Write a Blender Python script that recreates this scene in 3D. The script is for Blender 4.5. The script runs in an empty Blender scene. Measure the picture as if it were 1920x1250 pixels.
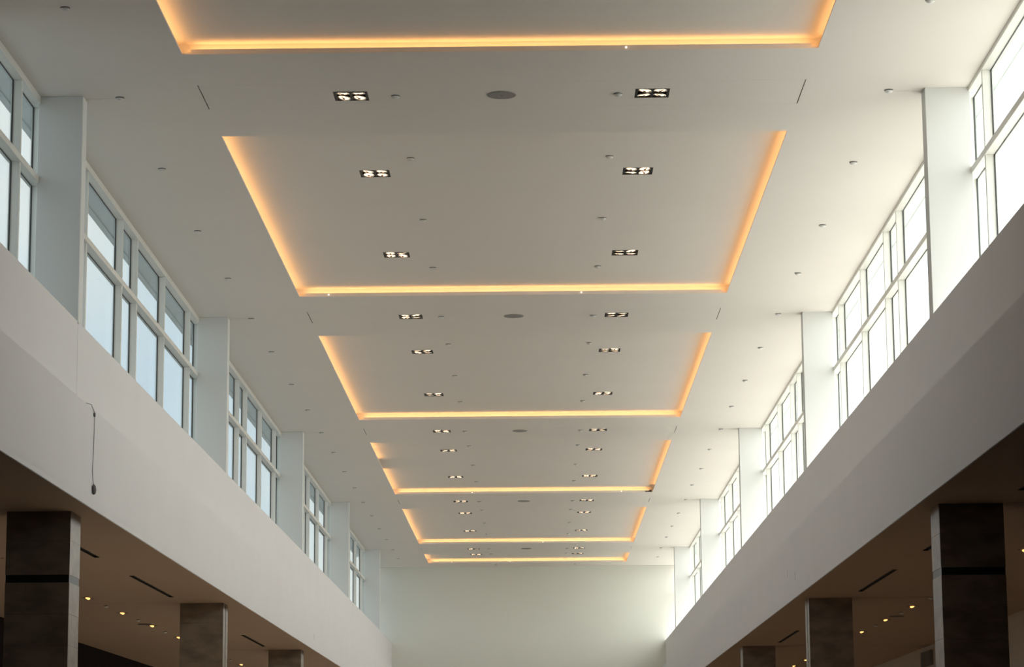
import bpy, bmesh, math, random
from mathutils import Matrix, Vector
random.seed(7)
S = bpy.context.scene
COL = S.collection

# ------------------------------------------------------------------ camera
R = ((0.9999159, 0.0091503, 0.0091892),
     (0.0106622, -0.1767457, -0.9841988),
     (-0.0073816, 0.9842140, -0.1768284))
cam_d = bpy.data.cameras.new('camera')
cam_d.lens = 90.0
cam_d.sensor_width = 36.0
cam_d.sensor_fit = 'HORIZONTAL'
cam_d.clip_start = 0.1
cam_d.clip_end = 500
cam = bpy.data.objects.new('camera', cam_d)
COL.objects.link(cam)
# R maps camera axes (x right, y up, z backward) to world axes; R columns are the axes
cam.matrix_world = Matrix((( R[0][0], R[0][1], R[0][2], 0),
                           ( R[1][0], R[1][1], R[1][2], 0),
                           ( R[2][0], R[2][1], R[2][2], 1.6),
                           (0, 0, 0, 1)))
S.camera = cam

# ------------------------------------------------------------------ world
SKY_LOW, SKY_HIGH = 1.02, 4.6
SUN_E = 9.0
W = bpy.data.worlds.new('hazy_sky')
S.world = W
W.use_nodes = True
nt = W.node_tree
nt.nodes.clear()
tc = nt.nodes.new('ShaderNodeTexCoord')
sep = nt.nodes.new('ShaderNodeSeparateXYZ')
nt.links.new(tc.outputs['Generated'], sep.inputs[0])
mr = nt.nodes.new('ShaderNodeMapRange')          # haze glow around the sun on the +X side
mr.interpolation_type = 'SMOOTHSTEP'
mr.inputs['From Min'].default_value = -0.10
mr.inputs['From Max'].default_value = 0.70
mr.inputs['To Min'].default_value = 0.0
mr.inputs['To Max'].default_value = 1.0
nt.links.new(sep.outputs['X'], mr.inputs['Value'])
noi = nt.nodes.new('ShaderNodeTexNoise')
noi.inputs['Scale'].default_value = 5.0
noi.inputs['Detail'].default_value = 5.0
nt.links.new(tc.outputs['Generated'], noi.inputs['Vector'])
cr = nt.nodes.new('ShaderNodeValToRGB')
cr.color_ramp.elements[0].position = 0.42
cr.color_ramp.elements[0].color = (0.66, 0.83, 0.98, 1)
cr.color_ramp.elements[1].position = 0.60
cr.color_ramp.elements[1].color = (0.95, 1.0, 1.0, 1)
nt.links.new(noi.outputs['Fac'], cr.inputs['Fac'])
mx = nt.nodes.new('ShaderNodeMix')
mx.data_type = 'RGBA'
nt.links.new(mr.outputs[0], mx.inputs[0])
nt.links.new(cr.outputs['Color'], mx.inputs[6])
mx.inputs[7].default_value = (1.0, 0.985, 0.94, 1)
st = nt.nodes.new('ShaderNodeMapRange')
st.inputs['To Min'].default_value = SKY_LOW
st.inputs['To Max'].default_value = SKY_HIGH
nt.links.new(mr.outputs[0], st.inputs['Value'])
# below the horizon: hazy ground, dimmer
gr = nt.nodes.new('ShaderNodeMapRange')
gr.inputs['From Min'].default_value = -0.08
gr.inputs['From Max'].default_value = 0.02
gr.inputs['To Min'].default_value = 0.45
gr.inputs['To Max'].default_value = 1.0
nt.links.new(sep.outputs['Z'], gr.inputs['Value'])
mu = nt.nodes.new('ShaderNodeMath')
mu.operation = 'MULTIPLY'
nt.links.new(st.outputs[0], mu.inputs[0])
nt.links.new(gr.outputs[0], mu.inputs[1])
bg = nt.nodes.new('ShaderNodeBackground')
nt.links.new(mx.outputs[2], bg.inputs['Color'])
nt.links.new(mu.outputs[0], bg.inputs['Strength'])
wo = nt.nodes.new('ShaderNodeOutputWorld')
nt.links.new(bg.outputs[0], wo.inputs['Surface'])

# ------------------------------------------------------------------ sun, portals
sd = bpy.data.lights.new('sun', 'SUN')
sd.energy = SUN_E
sd.angle = math.radians(7)
sd.color = (1.0, 0.95, 0.87)
sun = bpy.data.objects.new('sun', sd)
COL.objects.link(sun)
to_sun = Vector((1.0, 0.04, 0.86)).normalized()
sun.rotation_euler = to_sun.to_track_quat('Z', 'Y').to_euler()
sun.location = (30, -10, 30)

def portal(name, x, ry):
    d = bpy.data.lights.new(name, 'AREA')
    d.shape = 'RECTANGLE'
    d.size = 2.7
    d.size_y = 73.0
    d.cycles.is_portal = True
    o = bpy.data.objects.new(name, d)
    o.location = (x, 50.5, 7.95)
    o.rotation_euler = (0, ry, 0)
    COL.objects.link(o)
portal('window_portal', 5.02, math.pi/2)
portal('window_portal', -5.70, -math.pi/2)

# ------------------------------------------------------------------ exposure
vs = S.view_settings
vs.view_transform = 'Standard'
vs.look = 'None'
vs.exposure = 0.25
vs.gamma = 1.0
vs.use_curve_mapping = False
S.cycles.use_denoising = True
S.cycles.diffuse_bounces = 7
S.cycles.max_bounces = 12
S.cycles.sample_clamp_indirect = 6.0

# ------------------------------------------------------------------ materials
def mat(name, base, rough=0.6, metal=0.0, noise=0.0, scale=6.0, bump=0.0, emit=None, es=0.0, spec=0.5, dark=None, stretch=None):
    m = bpy.data.materials.new(name)
    m.use_nodes = True
    t = m.node_tree
    b = t.nodes['Principled BSDF']
    b.inputs['Roughness'].default_value = rough
    b.inputs['Metallic'].default_value = metal
    b.inputs['Specular IOR Level'].default_value = spec
    b.inputs['Base Color'].default_value = (*base, 1)
    c = t.nodes.new('ShaderNodeTexCoord')
    vec = c.outputs['Object']
    if stretch:
        mp = t.nodes.new('ShaderNodeMapping')
        mp.inputs['Scale'].default_value = stretch
        t.links.new(vec, mp.inputs['Vector'])
        vec = mp.outputs[0]
    n = t.nodes.new('ShaderNodeTexNoise')
    n.inputs['Scale'].default_value = scale
    n.inputs['Detail'].default_value = 6
    t.links.new(vec, n.inputs['Vector'])
    r = t.nodes.new('ShaderNodeValToRGB')
    dk = dark if dark else tuple(x*(1-noise) for x in base)
    r.color_ramp.elements[0].position = 0.35
    r.color_ramp.elements[0].color = (*dk, 1)
    r.color_ramp.elements[1].position = 0.62
    r.color_ramp.elements[1].color = (*base, 1)
    t.links.new(n.outputs['Fac'], r.inputs['Fac'])
    t.links.new(r.outputs['Color'], b.inputs['Base Color'])
    if bump:
        bp = t.nodes.new('ShaderNodeBump')
        bp.inputs['Strength'].default_value = bump
        bp.inputs['Distance'].default_value = 0.004
        t.links.new(n.outputs['Fac'], bp.inputs['Height'])
        t.links.new(bp.outputs[0], b.inputs['Normal'])
    if emit:
        b.inputs['Emission Color'].default_value = (*emit, 1)
        b.inputs['Emission Strength'].default_value = es
    return m

M = {}
M['ceiling'] = mat('ceiling_paint', (0.83, 0.785, 0.73), 0.75, noise=0.015, scale=0.7, spec=0.2)
M['wall'] = mat('wall_paint', (0.74, 0.722, 0.73), 0.6, noise=0.02, scale=0.9, bump=0.05, spec=0.3)
M['fin'] = mat('fin_paint', (0.74, 0.745, 0.73), 0.6, noise=0.015, scale=1.0, spec=0.3)
M['bounce_blocker'] = mat('dark_bounce_blocker', (0.06, 0.05, 0.045), 0.95, noise=0.3, scale=60, bump=0.3)  # for the unseen dark sheet added on the near floor
M['endwall'] = mat('end_wall_paint', (0.74, 0.75, 0.69), 0.7, noise=0.03, scale=0.4, spec=0.2)
M['frame'] = mat('window_frame_paint', (0.80, 0.79, 0.74), 0.4, noise=0.02, scale=9, spec=0.4)
M['gasket'] = mat('black_rubber', (0.05, 0.052, 0.055), 0.5, noise=0.2, scale=30)
M['soffit'] = mat('overhang_soffit', (0.66, 0.71, 0.71), 0.7, noise=0.03, scale=2)
M['roof'] = mat('roof_membrane', (0.60, 0.585, 0.56), 0.8, noise=0.08, scale=1.5)
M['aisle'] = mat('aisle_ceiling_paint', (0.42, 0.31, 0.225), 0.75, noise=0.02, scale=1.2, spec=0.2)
M['floor'] = mat('floor_stone', (0.43, 0.37, 0.315), 0.35, noise=0.15, scale=2.5)
M['storefront'] = mat('dark_storefront', (0.014, 0.008, 0.008), 0.9, noise=0.3, scale=2, spec=0.1)
M['beige'] = mat('beige_wall_paint', (0.62, 0.54, 0.47), 0.7, noise=0.03, scale=1.5)
M['dim'] = mat('dim_wall_paint', (0.20, 0.18, 0.17), 0.8, noise=0.1, scale=1.5)
M['stone'] = mat('brown_stone', (0.25, 0.193, 0.145), 0.34, noise=0.5, scale=3.2, bump=0.05, dark=(0.165, 0.125, 0.092), stretch=(1, 1, 2.2))
M['grout'] = mat('grout', (0.13, 0.11, 0.09), 0.9, noise=0.2, scale=20)
M['band'] = mat('black_band', (0.012, 0.012, 0.013), 0.35, noise=0.2, scale=12)
M['black'] = mat('black_metal', (0.010, 0.009, 0.009), 0.5, noise=0.3, scale=30)
M['housing'] = mat('dark_housing', (0.055, 0.045, 0.04), 0.45, noise=0.2, scale=40)
M['chrome'] = mat('spun_reflector', (0.75, 0.68, 0.60), 0.25, metal=1.0, noise=0.05, scale=40)
M['white'] = mat('white_plastic', (0.74, 0.73, 0.70), 0.35, noise=0.02, scale=40)
M['sensor_shadow'] = mat('sensor_shadow', (0.26, 0.25, 0.24), 0.6, noise=0.1, scale=40)  # dark tone standing in for the shadow above each dome
M['speaker'] = mat('speaker_mesh', (0.36, 0.34, 0.32), 0.7, noise=0.35, scale=260, bump=0.3)
M['cable'] = mat('cable_grey', (0.36, 0.35, 0.35), 0.6, noise=0.15, scale=60)
M['plug'] = mat('plug_grey', (0.22, 0.215, 0.21), 0.6, noise=0.3, scale=60)
M['led'] = mat('led_tube', (0.9, 0.8, 0.6), 0.5, emit=(1.0, 0.52, 0.19), es=5.2)
M['lens'] = mat('halogen_lens', (0.9, 0.7, 0.5), 0.3, emit=(1.0, 0.66, 0.42), es=1.8)
M['aisle_lens'] = mat('aisle_lamp_lens', (0.9, 0.7, 0.5), 0.3, emit=(1.0, 0.45, 0.12), es=2.2)
M['bead'] = mat('lip_glint', (0.9, 0.8, 0.7), 0.3, emit=(1.0, 0.78, 0.6), es=2.5)  # glow for the bright specks on the coffer lips
M['scuff'] = mat('scuff_grey', (0.50, 0.48, 0.47), 0.7, noise=0.2, scale=30)

gm = bpy.data.materials.new('window_glass')
gm.use_nodes = True
t = gm.node_tree
t.nodes.clear()
go = t.nodes.new('ShaderNodeOutputMaterial')
gx = t.nodes.new('ShaderNodeMixShader')
gt = t.nodes.new('ShaderNodeBsdfTransparent')
gt.inputs['Color'].default_value = (0.93, 0.955, 0.945, 1)
gg = t.nodes.new('ShaderNodeBsdfGlossy')
gg.inputs['Roughness'].default_value = 0.02
fr = t.nodes.new('ShaderNodeFresnel')
fr.inputs['IOR'].default_value = 1.35
sc_ = t.nodes.new('ShaderNodeMath')
sc_.operation = 'MULTIPLY'
sc_.inputs[1].default_value = 0.3
t.links.new(fr.outputs[0], sc_.inputs[0])
t.links.new(sc_.outputs[0], gx.inputs[0])
t.links.new(gt.outputs[0], gx.inputs[1])
t.links.new(gg.outputs[0], gx.inputs[2])
t.links.new(gx.outputs[0], go.inputs['Surface'])
M['glass'] = gm

# ------------------------------------------------------------------ helpers
def box(bm, x0, x1, y0, y1, z0, z1):
    vs_ = [bm.verts.new((x, y, z)) for x in (x0, x1) for y in (y0, y1) for z in (z0, z1)]
    for f in ((0, 1, 3, 2), (4, 6, 7, 5), (0, 4, 5, 1), (2, 3, 7, 6), (0, 2, 6, 4), (1, 5, 7, 3)):
        bm.faces.new([vs_[i] for i in f])

def boxes(*bs):
    bm = bmesh.new()
    for b in bs:
        box(bm, *b)
    return bm

def lathe(prof, n=20, cx=0, cy=0, cz=0):
    """profile of (radius, z) swept about the vertical"""
    bm = bmesh.new()
    rings = []
    for r, z in prof:
        if r < 1e-6:
            rings.append([bm.verts.new((cx, cy, cz+z))])
        else:
            rings.append([bm.verts.new((cx+r*math.cos(2*math.pi*i/n), cy+r*math.sin(2*math.pi*i/n), cz+z)) for i in range(n)])
    for a, b in zip(rings, rings[1:]):
        for i in range(n):
            j = (i+1) % n
            if len(a) == 1 and len(b) == 1:
                continue
            if len(a) == 1:
                bm.faces.new((a[0], b[j], b[i]))
            elif len(b) == 1:
                bm.faces.new((a[i], a[j], b[0]))
            else:
                bm.faces.new((a[i], a[j], b[j], b[i]))
    return bm

def tube(pts, r, n=8):
    bm = bmesh.new()
    P = [Vector(p) for p in pts]
    rr = r if isinstance(r, (list, tuple)) else [r]*len(P)
    rings = []
    for k, p in enumerate(P):
        d = (P[min(k+1, len(P)-1)] - P[max(k-1, 0)]).normalized()
        a = d.cross(Vector((1, 0, 0)))
        if a.length < 0.1:
            a = d.cross(Vector((0, 1, 0)))
        a.normalize()
        b = d.cross(a)
        rings.append([bm.verts.new(p + rr[k]*(a*math.cos(2*math.pi*i/n) + b*math.sin(2*math.pi*i/n))) for i in range(n)])
    for a, b in zip(rings, rings[1:]):
        for i in range(n):
            j = (i+1) % n
            bm.faces.new((a[i], a[j], b[j], b[i]))
    bm.faces.new(rings[0])
    bm.faces.new(list(reversed(rings[-1])))
    return bm

def obj(name, bm, m, parent=None, smooth=False, loc=None, bevel=0.0):
    if bevel:
        bmesh.ops.bevel(bm, geom=list(bm.edges), offset=bevel, segments=1, affect='EDGES')
    bmesh.ops.recalc_face_normals(bm, faces=bm.faces)
    me = bpy.data.meshes.new(name)
    bm.to_mesh(me)
    bm.free()
    me.materials.append(M[m])
    if smooth:
        for p in me.polygons:
            p.use_smooth = True
    o = bpy.data.objects.new(name, me)
    COL.objects.link(o)
    if parent:
        o.parent = parent
    if loc:
        o.location = loc
    return o

def share(name, me, parent=None, loc=None, rot=None):
    o = bpy.data.objects.new(name, me)
    COL.objects.link(o)
    if parent:
        o.parent = parent
    if loc:
        o.location = loc
    if rot:
        o.rotation_euler = rot
    return o

def tag(o, label, cat, group=None):
    o['label'] = label
    o['category'] = cat
    if group:
        o['group'] = group
    return o

def struct(o, label=None):
    o['kind'] = 'structure'
    if label:
        o['label'] = label
    return o

def copy_tree(o, parent=None):
    c = o.copy()
    COL.objects.link(c)
    if parent:
        c.parent = parent
    for ch in [x for x in KIDS.get(o.name, [])]:
        copy_tree(ch, c)
    return c

def plate(xr, yr, holes, z0, z1):
    """a slab with rectangular holes, as one welded mesh"""
    xs = sorted(set([xr[0], xr[1]] + [v for h in holes for v in h[:2]]))
    ys = sorted(set([yr[0], yr[1]] + [v for h in holes for v in h[2:]]))
    def solid(i, j):
        if i < 0 or j < 0 or i >= len(xs)-1 or j >= len(ys)-1:
            return False
        cx_, cy_ = (xs[i]+xs[i+1])/2, (ys[j]+ys[j+1])/2
        return not any(h[0] < cx_ < h[1] and h[2] < cy_ < h[3] for h in holes)
    grid = [[solid(i, j) for j in range(len(ys)-1)] for i in range(len(xs)-1)]
    g = lambda i, j: 0 <= i < len(xs)-1 and 0 <= j < len(ys)-1 and grid[i][j]
    bm = bmesh.new()
    V = {}
    def v(i, j, k):
        if (i, j, k) not in V:
            V[(i, j, k)] = bm.verts.new((xs[i], ys[j], (z0, z1)[k]))
        return V[(i, j, k)]
    for i in range(len(xs)-1):
        for j in range(len(ys)-1):
            if not grid[i][j]:
                continue
            bm.faces.new((v(i, j, 0), v(i, j+1, 0), v(i+1, j+1, 0), v(i+1, j, 0)))
            bm.faces.new((v(i, j, 1), v(i+1, j, 1), v(i+1, j+1, 1), v(i, j+1, 1)))
            if not g(i-1, j): bm.faces.new((v(i, j, 0), v(i, j, 1), v(i, j+1, 1), v(i, j+1, 0)))
            if not g(i+1, j): bm.faces.new((v(i+1, j, 0), v(i+1, j+1, 0), v(i+1, j+1, 1), v(i+1, j, 1)))
            if not g(i, j-1): bm.faces.new((v(i, j, 0), v(i+1, j, 0), v(i+1, j, 1), v(i, j, 1)))
            if not g(i, j+1): bm.faces.new((v(i, j+1, 0), v(i, j+1, 1), v(i+1, j+1, 1), v(i+1, j+1, 0)))
    return bm

# ------------------------------------------------------------------ dimensions (metres, floor = 0)
P = 13.31                     # bay length
Y0 = 27.38                    # centre of the nearest pair of fins in view
YB, YE = -4.0, 87.0            # back of the hall, end wall
ZC, ZU = 9.20, 9.34           # ceiling, coffer ceiling
ZA = 4.59                     # aisle ceiling
XWL, XWR = -5.43, 4.775       # inner face of the window frames
XFL, XFR = -4.96, 4.30        # upper fascia and fin fronts
XPL, XPR = -4.69, 4.03        # lower, prouder fascia band
Z_SILL, Z_LEDGE = 6.67, 5.64
CX0, CX1 = -3.655, 2.965      # coffer opening
YW = {'left': 24.3, 'right': 21.8}                            # windows start here; left out nearer to dim the near ceiling
fin_y = [Y0 + P*k for k in range(-1, 5)]
ordn = ['nearest', 'second', 'third', 'fourth', 'fifth', 'sixth']

ST = 0.018                    # thickness of the ceiling board
# ------------------------------------------------------------------ ceiling
coffers = []
for k in range(-1, 5):
    yc = Y0 + P*k
    coffers.append((yc+1.69, min(yc+11.54, 85.56)))
coffers[0] = (coffers[0][0], 25.70)
beams = [Y0 + P*k for k in range(0, 5)]
holes = [(CX0, CX1, a, b) for a, b in coffers]
holes += [(CX0, CX1, y-0.50, y+0.485) for y in beams]
for y in beams:
    holes.append((XFL+0.01, XFL+0.36, y+0.010, y+0.020))
    holes.append((XFR-0.36, XFR-0.01, y+0.010, y+0.020))
ceiling = struct(obj('ceiling', plate((-5.62, 4.97), (YB, YE), holes, ZC, ZC+ST), 'ceiling'),
                 'white plastered hall ceiling with long glowing coffers')
LAMP_X = (-2.015, 1.312)
HS = 0.19                     # half size of the lamp openings
def lamp_holes(ys):
    return [(x-HS, x+HS, y-HS, y+HS) for x in LAMP_X for y in ys]
for y in beams:
    obj('access_panel', plate((CX0+0.013, CX1-0.013), (y-0.496, y+0.481), lamp_holes([y]), ZC, ZC+ST), 'ceiling', ceiling)

BW = 0.11                     # how far the cove runs back over the lip
coffer_lamps = []
for k, (a, b) in enumerate(coffers):
    yc = Y0 + P*(k-1)
    ly = [yy for yy in (yc+4.17, yc+9.14) if a+0.5 < yy < b-0.3]
    if k == 5:
        ly = [84.05]
    coffer_lamps.append(ly)
    x0, x1, y0, y1 = CX0-BW, CX1+BW, a-BW, b+BW
    bm = plate((x0, x1), (y0, y1), lamp_holes(ly), ZU, ZU+0.03)
    box(bm, x0-0.03, x0, y0-0.03, y1+0.03, ZC+ST, ZU+0.03)
    box(bm, x1, x1+0.03, y0-0.03, y1+0.03, ZC+ST, ZU+0.03)
    box(bm, x0, x1, y0-0.03, y0, ZC+ST, ZU+0.03)
    box(bm, x0, x1, y1, y1+0.03, ZC+ST, ZU+0.03)
    cf = obj('coffer', bm, 'ceiling', ceiling)
    # low upstand on the lip, then the LED tube behind it
    e = 0.012
    obj('cove_upstand', boxes((CX0+0.09, CX1-0.07, b+0.002, b+0.002+e, ZC+ST, ZC+0.056), (CX0, CX1, a-e-0.002, a-0.002, ZC+ST, ZC+0.05)), 'ceiling', cf)
    zt = ZC+0.034
    def strip(p, q):
        obj('led_strip', tube([p, q], 0.0095, 8), 'led', cf, smooth=False)
    xm = -1.1 + 0.25*math.sin(k*2.1)
    strip((CX0+0.11, b+0.050, zt+0.014), (xm, b+0.050, zt+0.014))
    strip((xm+0.02, b+0.044, zt+0.018), (CX1-0.09, b+0.044, zt+0.018))
    strip((CX0, a-0.045, zt), (CX1, a-0.045, zt))
    if k == 3:
        strip((CX0-0.035, a, zt), (CX0-0.035, 59.42, zt))
        strip((CX0-0.035, 61.32, zt), (CX0-0.035, b, zt))
    else:
        strip((CX0-0.035, a, zt), (CX0-0.035, b, zt))
    strip((CX1+0.035, a, zt), (CX1+0.035, b - (0.5 if k == 3 else 0), zt))
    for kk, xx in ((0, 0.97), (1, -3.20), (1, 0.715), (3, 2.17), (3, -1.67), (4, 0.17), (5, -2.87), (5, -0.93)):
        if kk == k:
            obj('glint_bead', lathe([(0, -0.009), (0.008, -0.005), (0.010, 0), (0.008, 0.005), (0, 0.009)], 8, xx, b-0.006, ZC+0.030), 'bead', cf)  # glowing beads stand in for specks of leaking light, not lamps
    if k == 3:
        obj('loose_bracket', boxes((2.78, 2.94, b-0.012, b+0.02, ZC+0.010, ZC+0.03), (2.88, 2.95, b-0.015, b+0.02, ZC+0.03, ZC+0.055)), 'housing', cf)

# roof over everything, with its overhang and fascia outside the windows
roof = obj('roof', boxes((-6.22, 5.44, YB-0.4, YE+0.6, 9.62, 9.92), (-6.22, -6.14, YB-0.4, YE+0.6, 9.60, 10.3), (5.36, 5.44, YB-0.4, YE+0.6, 9.60, 10.3)), 'soffit')
struct(roof, 'flat roof slab overhanging the windows outside')
roof.name = 'trim_1'

# ------------------------------------------------------------------ walls of the hall
# left wall: upper fascia (with a crack beside the nearest fin), ledge, lower band
def hall_wall(side):
    s = -1 if side == 'left' else 1
    xf, xp, xw = (XFL, XPL, XWL) if s < 0 else (XFR, XPR, XWR)
    xo = xw + s*0.20                         # outer face of the wall
    lo = lambda a, b: (min(a, b), max(a, b))
    bm = bmesh.new()
    if s < 0:
        box(bm, *lo(xf, xo), YB, 27.250, 4.62, Z_SILL)
        box(bm, *lo(xf, xo), 27.260, YE, 4.62, Z_SILL)
        box(bm, *lo(xf-0.02, xo), 27.250, 27.260, 4.62, Z_SILL-0.001)
    else:
        box(bm, *lo(xf, xo), YB, YE, 4.62, Z_SILL)
    # unseen near wall, left windowless to dim the near ceiling, strip above the heads
    box(bm, *lo(xw, xo), YB, YW[side], Z_SILL, ZC)
    box(bm, *lo(xw+s*0.13, xw+s*0.16), YW[side], YE, 9.165, 9.62)
    w = struct(obj('wall_'+side, bm, 'wall'), 'white hall wall below the '+side+' clerestory windows')
    f = obj('fascia_band', boxes((*lo(xp, xf), YB, YE, ZA+0.06, Z_LEDGE), (*lo(xp, xp+s*0.02), YB, YE, ZA-0.003, ZA+0.07)), 'wall', w, bevel=0.004)
    for y in fin_y[1:]:
        obj('fin', boxes((*lo(xf, xw+s*0.02), y-0.12, y+0.13, Z_SILL-0.001, ZC)), 'fin', w, bevel=0.005)
    return w
wl = hall_wall('left')
wr = hall_wall('right')
obj('crack_chip', boxes((XFL-0.002, XFL+0.004, 27.215, 27.285, 6.645, 6.668)), 'scuff', wl)
obj('scuff_mark', boxes((XPR-0.0015, XPR+0.001, 41.35, 41.40, 5.00, 5.12)), 'scuff', wr)
obj('scuff_mark', boxes((XPR-0.0015, XPR+0.001, 40.15, 40.20, 4.86, 4.99)), 'scuff', wr)
obj('scuff_mark', boxes((XPL-0.001, XPL+0.0015, 53.75, 53.82, 4.80, 4.93)), 'scuff', wl)

struct(obj('wall_end', boxes((-5.62, 4.97, YE, YE+0.25, 4.0, 9.6), (-9.3, 8.6, YE, YE+0.25, 0, 4.9)), 'endwall'),
       'plain pale end wall closing the hall')
struct(obj('wall_back', boxes((-9.3, 8.6, YB-0.25, YB, 0, 9.6)), 'dim'), 'wall behind the viewer')
fl = struct(obj('floor', boxes((-9.3, 8.6, YB-0.25, YE, -0.2, 0)), 'floor'), 'stone floor of the hall, out of view')

obj('bounce_blocker', boxes((-9.0, 8.2, YB, 26.5, 0.0, 0.012)), 'bounce_blocker', fl)  # unseen dark sheet, added to cut floor bounce onto the near ceiling

# ------------------------------------------------------------------ windows
GE = [0.40, 1.62, 2.97, 5.62, 6.89, 9.47, 12.22, 13.34]   # far edge of each pane, from the fin centre
def window_bay(n, y, side, ymax):
    s = -1 if side == 'left' else 1
    xi = XWL if s < 0 else XWR
    zh = 9.115 if s < 0 else 9.155
    xg = xi + s*0.11
    off = 0.0 if s < 0 else 0.13
    lo = lambda a, b: (min(a, b), max(a, b))
    ys, ye = max(y+0.13, YW[side]+0.0), min(y+P-0.12+0.25, ymax)
    head = struct(obj('window_%d' % n, boxes((*lo(xi, xg+s*0.02), ys, ye, zh, ZC), (*lo(xi+s*0.01, xg+s*0.05), ys, ye, Z_SILL, Z_SILL+0.05)), 'frame', bevel=0.004),
                  'clerestory window bay in the %s wall, %s' % (side, ordn[n_bay] + ' bay from the viewer'))
    head['kind'] = 'structure'
    obj('transom', boxes((*lo(xi, xg+s*0.04), ys, ye, 8.225, 8.30)), 'frame', head, bevel=0.004)
    # small clip where the transom meets the fin
    obj('transom_bracket', boxes((*lo(xi-s*0.025, xi+s*0.02), ye-0.22, ye-0.12, 8.19, 8.25)), 'frame', head, bevel=0.003)
    T = 0.06
    prev = ys
    for g in GE:
        yg = y + g + off
        if yg + T > ye + 0.25:
            break
        if yg < ys + 0.05:
            continue
        obj('mullion', boxes((*lo(xi+s*0.012, xg+s*0.014), yg, yg+T, Z_SILL, zh+0.01)), 'frame', head)
        if prev is not None:
            for z0, z1 in ((Z_SILL+0.05, 8.225), (8.30, zh)):
                p = obj('pane', boxes((*lo(xg, xg+s*0.008), prev, yg, z0, z1)), 'glass', head)
                obj('gasket', boxes((*lo(xg-s*0.012, xg+s*0.001), yg-0.011, yg, z0, z1),
                                    (*lo(xg-s*0.012, xg+s*0.001), prev, prev+0.006, z0, z1),
                                    (*lo(xg-s*0.010, xg+s*0.001), prev, yg, z1-0.008, z1)), 'gasket', p)
        prev = yg + T
n = 1
for side in ('left', 'right'):
    for i, y in enumerate(fin_y):
        n_bay = i
        window_bay(n, y, side, YE)
        n += 1

# ------------------------------------------------------------------ aisles
def aisle(side):
    s = -1 if side == 'left' else 1
    xp = XPL if s < 0 else XPR
    xw = -9.04 if s < 0 else 8.20
    lo = lambda a, b: (min(a, b), max(a, b))
    hs = []
    xl = [xp+s*0.02, xw]
    x0, x1 = lo(xp + s*0.021, xw + s*0.25)
    for y in (27.0, 40.36, 53.68, 66.98):
        hs.append((*lo(xp+s*0.95, xw), y-0.012, y+(0.012 if s < 0 else 0.03)))
    dif = []
    dx = -5.59 if s < 0 else 4.905
    for yc_ in (16.8, 23.3, 30.4, 37.15, 43.75, 50.55, 57.2, 64.0):
        a, b = yc_-1.95, yc_+1.97
        if s > 0 and yc_ == 23.3: a, b = 21.9, 25.86
        if yc_ == 30.4: a, b = 28.5, 32.43
        if yc_ == 37.15: a, b = 35.22, 39.1
        if yc_ == 50.55: a, b = 48.62, 52.42
        dif.append((dx-0.035, dx+0.035, a, b))
    dif = [d for d in dif if d[2] > 20]
    # only every second slot is long enough to be seen; keep those between the columns
    dif = [d for d in dif if not (42 < d[2] < 43) and not (55 < d[2] < 56)]
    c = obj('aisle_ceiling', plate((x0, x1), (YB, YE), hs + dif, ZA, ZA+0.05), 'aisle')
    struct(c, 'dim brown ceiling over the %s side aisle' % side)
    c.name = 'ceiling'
    # closed void and outer roof above
    o = struct(obj('trim_2' if s < 0 else 'trim_3', boxes((*lo(xw + s*0.3, xp+s*0.95), YB, YE, 4.9, 5.0), (*lo(xw+s*0.6, xp+s*0.95), YB, YE, 6.35, 6.45)), 'roof'),
               'flat pale roof over the %s side aisle' % side)
    wm = 'storefront' if s < 0 else 'beige'
    w = struct(obj('wall_outer_'+side, boxes((*lo(xw, xw+s*0.25), YB, YE, 0, 4.9)), wm),
               ('dark storefront wall along the left aisle' if s < 0 else 'beige wall along the right aisle'))
    for i, (a, b, c0, c1) in enumerate(dif):
        q = obj('slot_diffuser', boxes((a, b, c0, c1, ZA+0.045, ZA+0.07), (a, a+0.004, c0, c1, ZA-0.004, ZA+0.045), (b-0.004, b, c0, c1, ZA-0.004, ZA+0.045),
                (a, b, c0, c0+0.004, ZA-0.004, ZA+0.045), (a, b, c1-0.004, c1, ZA-0.004, ZA+0.045)), 'black')
        m_ = (a+b)/2
        obj('blade', boxes((m_-0.003, m_+0.003, c0+0.004, c1-0.004, ZA+0.012, ZA+0.045)), 'black', q)
        where = {20: 'before the nearest column', 21: 'before the nearest column', 28: 'just behind the nearest column',
                 35: 'ending at the second column', 48: 'between the second and third columns',
                 41: 'just past the second column', 62: 'farthest away'}.get(int(c0), 'farthest away')
        tag(q, 'black slot air diffuser in the %s aisle ceiling, %s' % (side, where), 'air vent', 'slot diffusers in the %s aisle ceiling' % side)
    return c
al = aisle('left')
ar = aisle('right')

# wall grille at the top of the right aisle wall
gv = obj('wall_grille', boxes((8.13, 8.20, 53.6, 54.9, 4.17, 4.48)), 'dim', bevel=0.004)
for i in range(7):
    z = 4.185 + i*0.041
    obj('slat', boxes((8.118, 8.135, 53.64, 54.86, z, z+0.022)), 'dim', gv)
tag(gv, 'dark square air grille high on the beige right aisle wall', 'vent')

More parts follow.
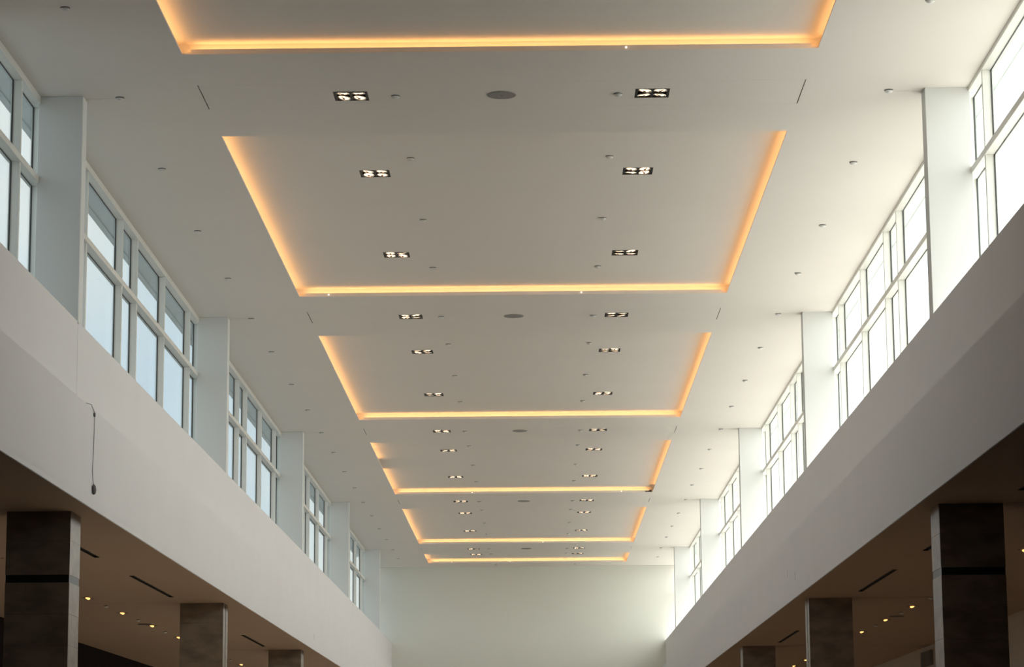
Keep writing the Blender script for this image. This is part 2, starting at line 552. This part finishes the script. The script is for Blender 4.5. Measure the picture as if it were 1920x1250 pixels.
# ------------------------------------------------------------------ stone columns
def column(side, k):
    s = -1 if side == 'left' else 1
    y0 = (27.06, 40.38, 53.71)[k]
    y1 = y0 + 0.60
    x0, x1 = (-5.635, -4.955) if s < 0 else (4.255, 4.935)
    t = 0.022
    r = obj('stone_column', boxes((x0+t, x1-t, y0+t, y1-t, 0, ZA)), 'grout')
    tag(r, '%s brown stone clad square column under the %s balcony edge%s' % (
        ('nearest', 'middle', 'farthest')[k], side, (', with a black band', '', '')[k]), 'column')
    joints = [ZA, 4.277, 3.915]
    z = 3.835 if k == 0 else 3.915
    if k == 0:
        joints_top = joints
        rows = [(4.277, ZA), (3.915, 4.277)]
        obj('black_band', boxes((x0+0.004, x1-0.004, y0+0.004, y1-0.004, 3.835, 3.915)), 'band', r)
    else:
        rows = [(4.277, ZA), (3.915, 4.277)]
    while z > 0.05:
        nz = max(0.0, z-0.332)
        rows.append((nz, z))
        z = nz
    g = 0.0013
    for a, b in rows:
        jit = random.uniform(0, 0.0015)
        obj('stone_tile', boxes((x0, x1, y0-jit, y0+t, a+g, b-g)), 'stone', r)
        obj('stone_tile', boxes((x0, x1, y1-t, y1+jit, a+g, b-g)), 'stone', r)
        for xx in (x0, x1):
            xa, xb = (xx-jit, xx+t) if xx == x0 else (xx-t, xx+jit)
            hall = (xx == x1) if s < 0 else (xx == x0)
            if k == 1 and hall:
                ym = (y0+y1)/2
                obj('stone_tile', boxes((xa, xb, y0+t, ym-0.035, a+g, b-g)), 'stone', r)
                obj('stone_tile', boxes((xa, xb, ym+0.035, y1-t, a+g, b-g)), 'stone', r)
            else:
                obj('stone_tile', boxes((xa, xb, y0+t, y1-t, a+g, b-g)), 'stone', r)
for side in ('left', 'right'):
    for k in range(3):
        column(side, k)

# ------------------------------------------------------------------ ceiling lamp clusters (2 x 2)
def lamp_meshes():
    o = obj('housing', boxes((-0.186, 0.186, -0.186, 0.186, 0.10, 0.104), (-0.19, -0.186, -0.19, 0.19, 0.002, 0.104), (0.186, 0.19, -0.19, 0.19, 0.002, 0.104),
                             (-0.186, 0.186, -0.19, -0.186, 0.002, 0.104), (-0.186, 0.186, 0.186, 0.19, 0.002, 0.104)), 'housing')
    b = obj('bar', boxes((-0.014, 0.014, -0.185, 0.185, 0.004, 0.02)), 'black')
    ring = obj('lamp', lathe([(0.0, 0.040), (0.030, 0.038), (0.056, 0.020), (0.070, -0.004), (0.075, -0.004), (0.075, 0.006), (0.060, 0.030), (0.030, 0.048), (0, 0.05)], 20), 'chrome', smooth=True)
    lens = obj('lens', lathe([(0.0, 0.012), (0.056, 0.012), (0.060, 0.004), (0.045, -0.004), (0.0, -0.009)], 20), 'lens')
    cap = obj('glare_cap', lathe([(0.0, -0.015), (0.014, -0.014), (0.017, -0.004), (0.0, 0.0)], 10), 'housing')
    arm = obj('cap_arm', boxes((-0.003, 0.003, 0.0, 0.062, -0.011, -0.004)), 'housing')
    ms = [x.data for x in (o, b, ring, lens, cap, arm)]
    for x in (o, b, ring, lens, cap, arm):
        bpy.data.objects.remove(x)
    return ms
HO, BA, RI, LE, CA, AR = lamp_meshes()
def cluster(x, y, z, label, group):
    r = bpy.data.objects.new('lamp_cluster', None)
    COL.objects.link(r)
    r.location = (x, y, z)
    tag(r, label, 'ceiling light', group)
    share('housing', HO, r)
    for bx in (-0.172, 0.0, 0.172):
        share('bar', BA, r, (bx, 0, 0))
    # crossbar pieces between the lamps
    for ax in (-0.086, 0.086):
        for ay in (-0.092, 0.092):
            rot = (random.uniform(-0.10, 0.16), random.uniform(-0.16, 0.16), random.uniform(0, 6.28))
            l = share('lamp', RI, r, (ax, ay, 0.006), rot)
            share('lens', LE, l)
            share('glare_cap', CA, l)
            share('cap_arm', AR, l)
cof_name = ['the coffer at the top edge', 'the first full coffer', 'the second full coffer', 'the third full coffer',
            'the fourth full coffer', 'the short end coffer']
side_name = {0: 'left', 1: 'right'}
for i, y in enumerate(beams):
    for q, x in enumerate(LAMP_X):
        cluster(x, y, ZC, 'recessed cluster of four warm lamps, %s side of the %s flat ceiling beam' % (side_name[q], ordn[i]), 'lamp clusters in the ceiling beams')
for i, ys in enumerate(coffer_lamps):
    for j, y in enumerate(ys):
        for q, x in enumerate(LAMP_X):
            nf = '' if len(ys) == 1 else (', nearer pair' if j == 0 else ', farther pair')
            cluster(x, y, ZU, 'cluster of four warm lamps, %s side of %s%s' % (side_name[q], cof_name[i], nf), 'lamp clusters inside the coffers')

# ------------------------------------------------------------------ round speakers
SPK = None
for i, y in enumerate(beams):
    bm = lathe([(0.0, -0.012), (0.140, -0.012), (0.158, -0.008), (0.160, 0.0), (0.0, 0.0)], 32)
    if SPK is None:
        o = obj('ceiling_speaker', bm, 'speaker', loc=(-0.35, y, ZC))
        SPK = o.data
        dot = obj('centre_screw', lathe([(0, -0.016), (0.008, -0.014), (0.009, -0.011), (0, -0.011)], 8), 'black', o)
        DOT = dot.data
    else:
        o = share('ceiling_speaker', SPK, None, (-0.35, y, ZC))
        share('centre_screw', DOT, o)
    tag(o, 'round grey flush speaker in the middle of the %s ceiling beam' % ordn[i], 'speaker', 'round speakers along the ceiling beams')

# ------------------------------------------------------------------ sensors / sprinkler caps
so = obj('ceiling_sensor', lathe([(0.018, 0.0), (0.018, -0.012), (0.044, -0.012), (0.045, -0.015), (0.037, -0.024), (0.022, -0.034), (0.0, -0.037)], 20), 'white', smooth=True)
SEN = so.data
bpy.data.objects.remove(so)
so = obj('shadow_ring', lathe([(0.0, 0.0), (0.050, 0.0), (0.048, -0.006), (0.0, -0.006)], 16), 'sensor_shadow')  # dark disc drawn in place of the shadow above the dome
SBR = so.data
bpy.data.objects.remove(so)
def sensor(x, y, z, label, group):
    q = tag(share('ceiling_sensor', SEN, None, (x, y, z)), label, 'ceiling sensor', group)
    share('shadow_ring', SBR, q)
frac = [0.0, 3.22, 6.77, 10.02]
posn = ['level with the %s fin', 'first beyond the %s fin', 'second beyond the %s fin', 'third beyond the %s fin']
sensor(-4.575, 24.05, ZC, 'small white domed sensor at the top left corner before the nearest fin', 'sensors on the left ceiling strip')
sensor(3.885, 24.08, ZC, 'small white domed sensor at the top edge, before the nearest right fin', 'sensors on the right ceiling strip')
for k in range(5):
    for j, fr_ in enumerate(frac):
        y = Y0 + P*k + fr_
        if y > 86.3:
            continue
        pn = posn[j] % ordn[k]
        dy = random.uniform(-0.05, 0.05)
        sensor(-4.585+random.uniform(-.02, .02), y+dy, ZC, 'small white domed sensor on the left ceiling strip, ' + pn.replace(' fin', ' left fin'), 'sensors on the left ceiling strip')
        sensor(3.915+random.uniform(-.02, .02), y+dy, ZC, 'small white domed sensor on the right ceiling strip, ' + pn.replace(' fin', ' right fin'), 'sensors on the right ceiling strip')
crow = [(0.0, ZC), (3.37, ZU), (6.82, ZU), (10.07, ZU)]
for k in range(5):
    a, b = coffers[k+1]
    for j, (fr_, z) in enumerate(crow):
        y = Y0 + P*k + fr_
        if z == ZU and not (a+0.3 < y < b-0.3):
            continue
        if k == 4 and j == 1:
            y -= 0.15
        where = ('on the %s flat beam' % ordn[k]) if j == 0 else ('%s one inside %s' % (['', 'nearest', 'middle', 'farthest'][j], cof_name[k+1]))
        sensor(-1.525, y, z, 'small white domed sensor left of centre, ' + where, 'sensors left of the ceiling centre line')
        sensor(0.935, y, z, 'small white domed sensor right of centre, ' + where, 'sensors right of the ceiling centre line')
sensor(-1.40, 86.2, ZC, 'tiny white sensor left of centre beside the end wall', 'sensors by the end wall')
sensor(1.27, 86.2, ZC, 'tiny white sensor right of centre beside the end wall', 'sensors by the end wall')

# ------------------------------------------------------------------ aisle downlights, speakers, heads
lo_ = obj('aisle_downlight', lathe([(0.080, 0.0), (0.098, -0.004), (0.100, 0.0), (0.098, 0.004)], 20), 'housing')
cu_ = obj('reflector', lathe([(0.078, -0.002), (0.070, 0.012), (0.0, 0.016)], 20), 'chrome', smooth=True)
le_ = obj('lens', lathe([(0.0, -0.026), (0.026, -0.022), (0.040, -0.006), (0.040, 0.004), (0.0, 0.006)], 14), 'aisle_lens', smooth=True)
AD, ARF, AL = lo_.data, cu_.data, le_.data
for x in (lo_, cu_, le_):
    bpy.data.objects.remove(x)
ld = bpy.data.lights.new('downlight_beam', 'SPOT')
ld.energy = 26
ld.color = (1.0, 0.62, 0.32)
ld.spot_size = math.radians(95)
ld.spot_blend = 0.6
ld.shadow_soft_size = 0.05
an = {29: 'first', 32: 'second', 35: 'third', 39: 'fourth', 42: 'fifth', 45: 'sixth', 49: 'seventh', 52: 'eighth', 55: 'ninth', 59: 'tenth', 62: 'eleventh', 65: 'twelfth'}
for side, x in (('left', -6.87), ('right', 6.165)):
    for i, y in enumerate((29.1, 32.42, 35.75, 39.1, 42.38, 45.68, 49.08, 52.4, 55.7, 59.5, 62.3, 65.6)):
        r = share('aisle_downlight', AD, None, (x, y, ZA))
        tag(r, 'warm glowing round downlight in the %s aisle ceiling, %s in the row from the viewer' % (side, an[int(y)]), 'downlight', 'downlights in the %s aisle' % side)
        share('reflector', ARF, r)
        share('lens', AL, r, (0, 0, 0), (0.15, 0.45 if side == 'left' else -0.45, 0))
        sp = bpy.data.objects.new('downlight_beam', ld)
        sp.location = (0, 0, -0.04)
        sp.parent = r
        COL.objects.link(sp)
dk = obj('aisle_speaker', lathe([(0.0, -0.010), (0.125, -0.010), (0.135, 0.0), (0.0, 0.0)], 24), 'housing')
ASP = dk.data
bpy.data.objects.remove(dk)
for side, x, y in (('left', -6.93, 45.25), ('right', 6.24, 44.80)):
    tag(share('aisle_speaker', ASP, None, (x, y, ZA)), 'dark round flush speaker beside a downlight in the %s aisle ceiling' % side, 'speaker', 'dark aisle speakers')
for side, xx, ys in (('left', -6.87, (40.77, 44.07, 47.31, 57.4)), ('right', 6.177, (40.39, 43.76, 47.12, 57.5))):
    for i, y in enumerate(ys):
        tag(share('ceiling_sensor', SEN, None, (xx, y, ZA)), 'small domed sensor between downlights in the %s aisle ceiling, %s from the viewer' % (side, ('first', 'second', 'third', 'fourth')[i]),
            'ceiling sensor', 'sensors in the %s aisle ceiling' % side)

# ------------------------------------------------------------------ cable hanging on the left fascia
xc = XPL + 0.012
pts = [(XPL-0.20, 26.45, 5.662), (XPL-0.06, 26.52, 5.672), (xc-0.004, 26.60, 5.662), (xc, 26.76, 5.615), (xc, 26.80, 5.58), (xc, 26.79, 5.40), (xc, 26.77, 5.20),
       (xc, 26.75, 5.05), (xc, 26.74, 4.97), (xc, 26.78, 4.88), (xc, 26.82, 4.83)]
cb = obj('hanging_cable', tube(pts, 0.0045, 8), 'cable', smooth=True)
tag(cb, 'thin grey cable hanging down the white left fascia with a plug on its end', 'cable')
obj('plug', tube([(xc+0.004, 26.80, 4.84), (xc+0.008, 26.805, 4.82), (xc+0.01, 26.815, 4.78), (xc+0.008, 26.81, 4.745), (xc+0.004, 26.80, 4.735)], [0.008, 0.020, 0.024, 0.018, 0.006], 10), 'plug', cb, smooth=True)
obj('cable_joint', tube([(xc, 26.785, 5.60), (xc, 26.80, 5.56)], 0.011, 8), 'plug', cb)
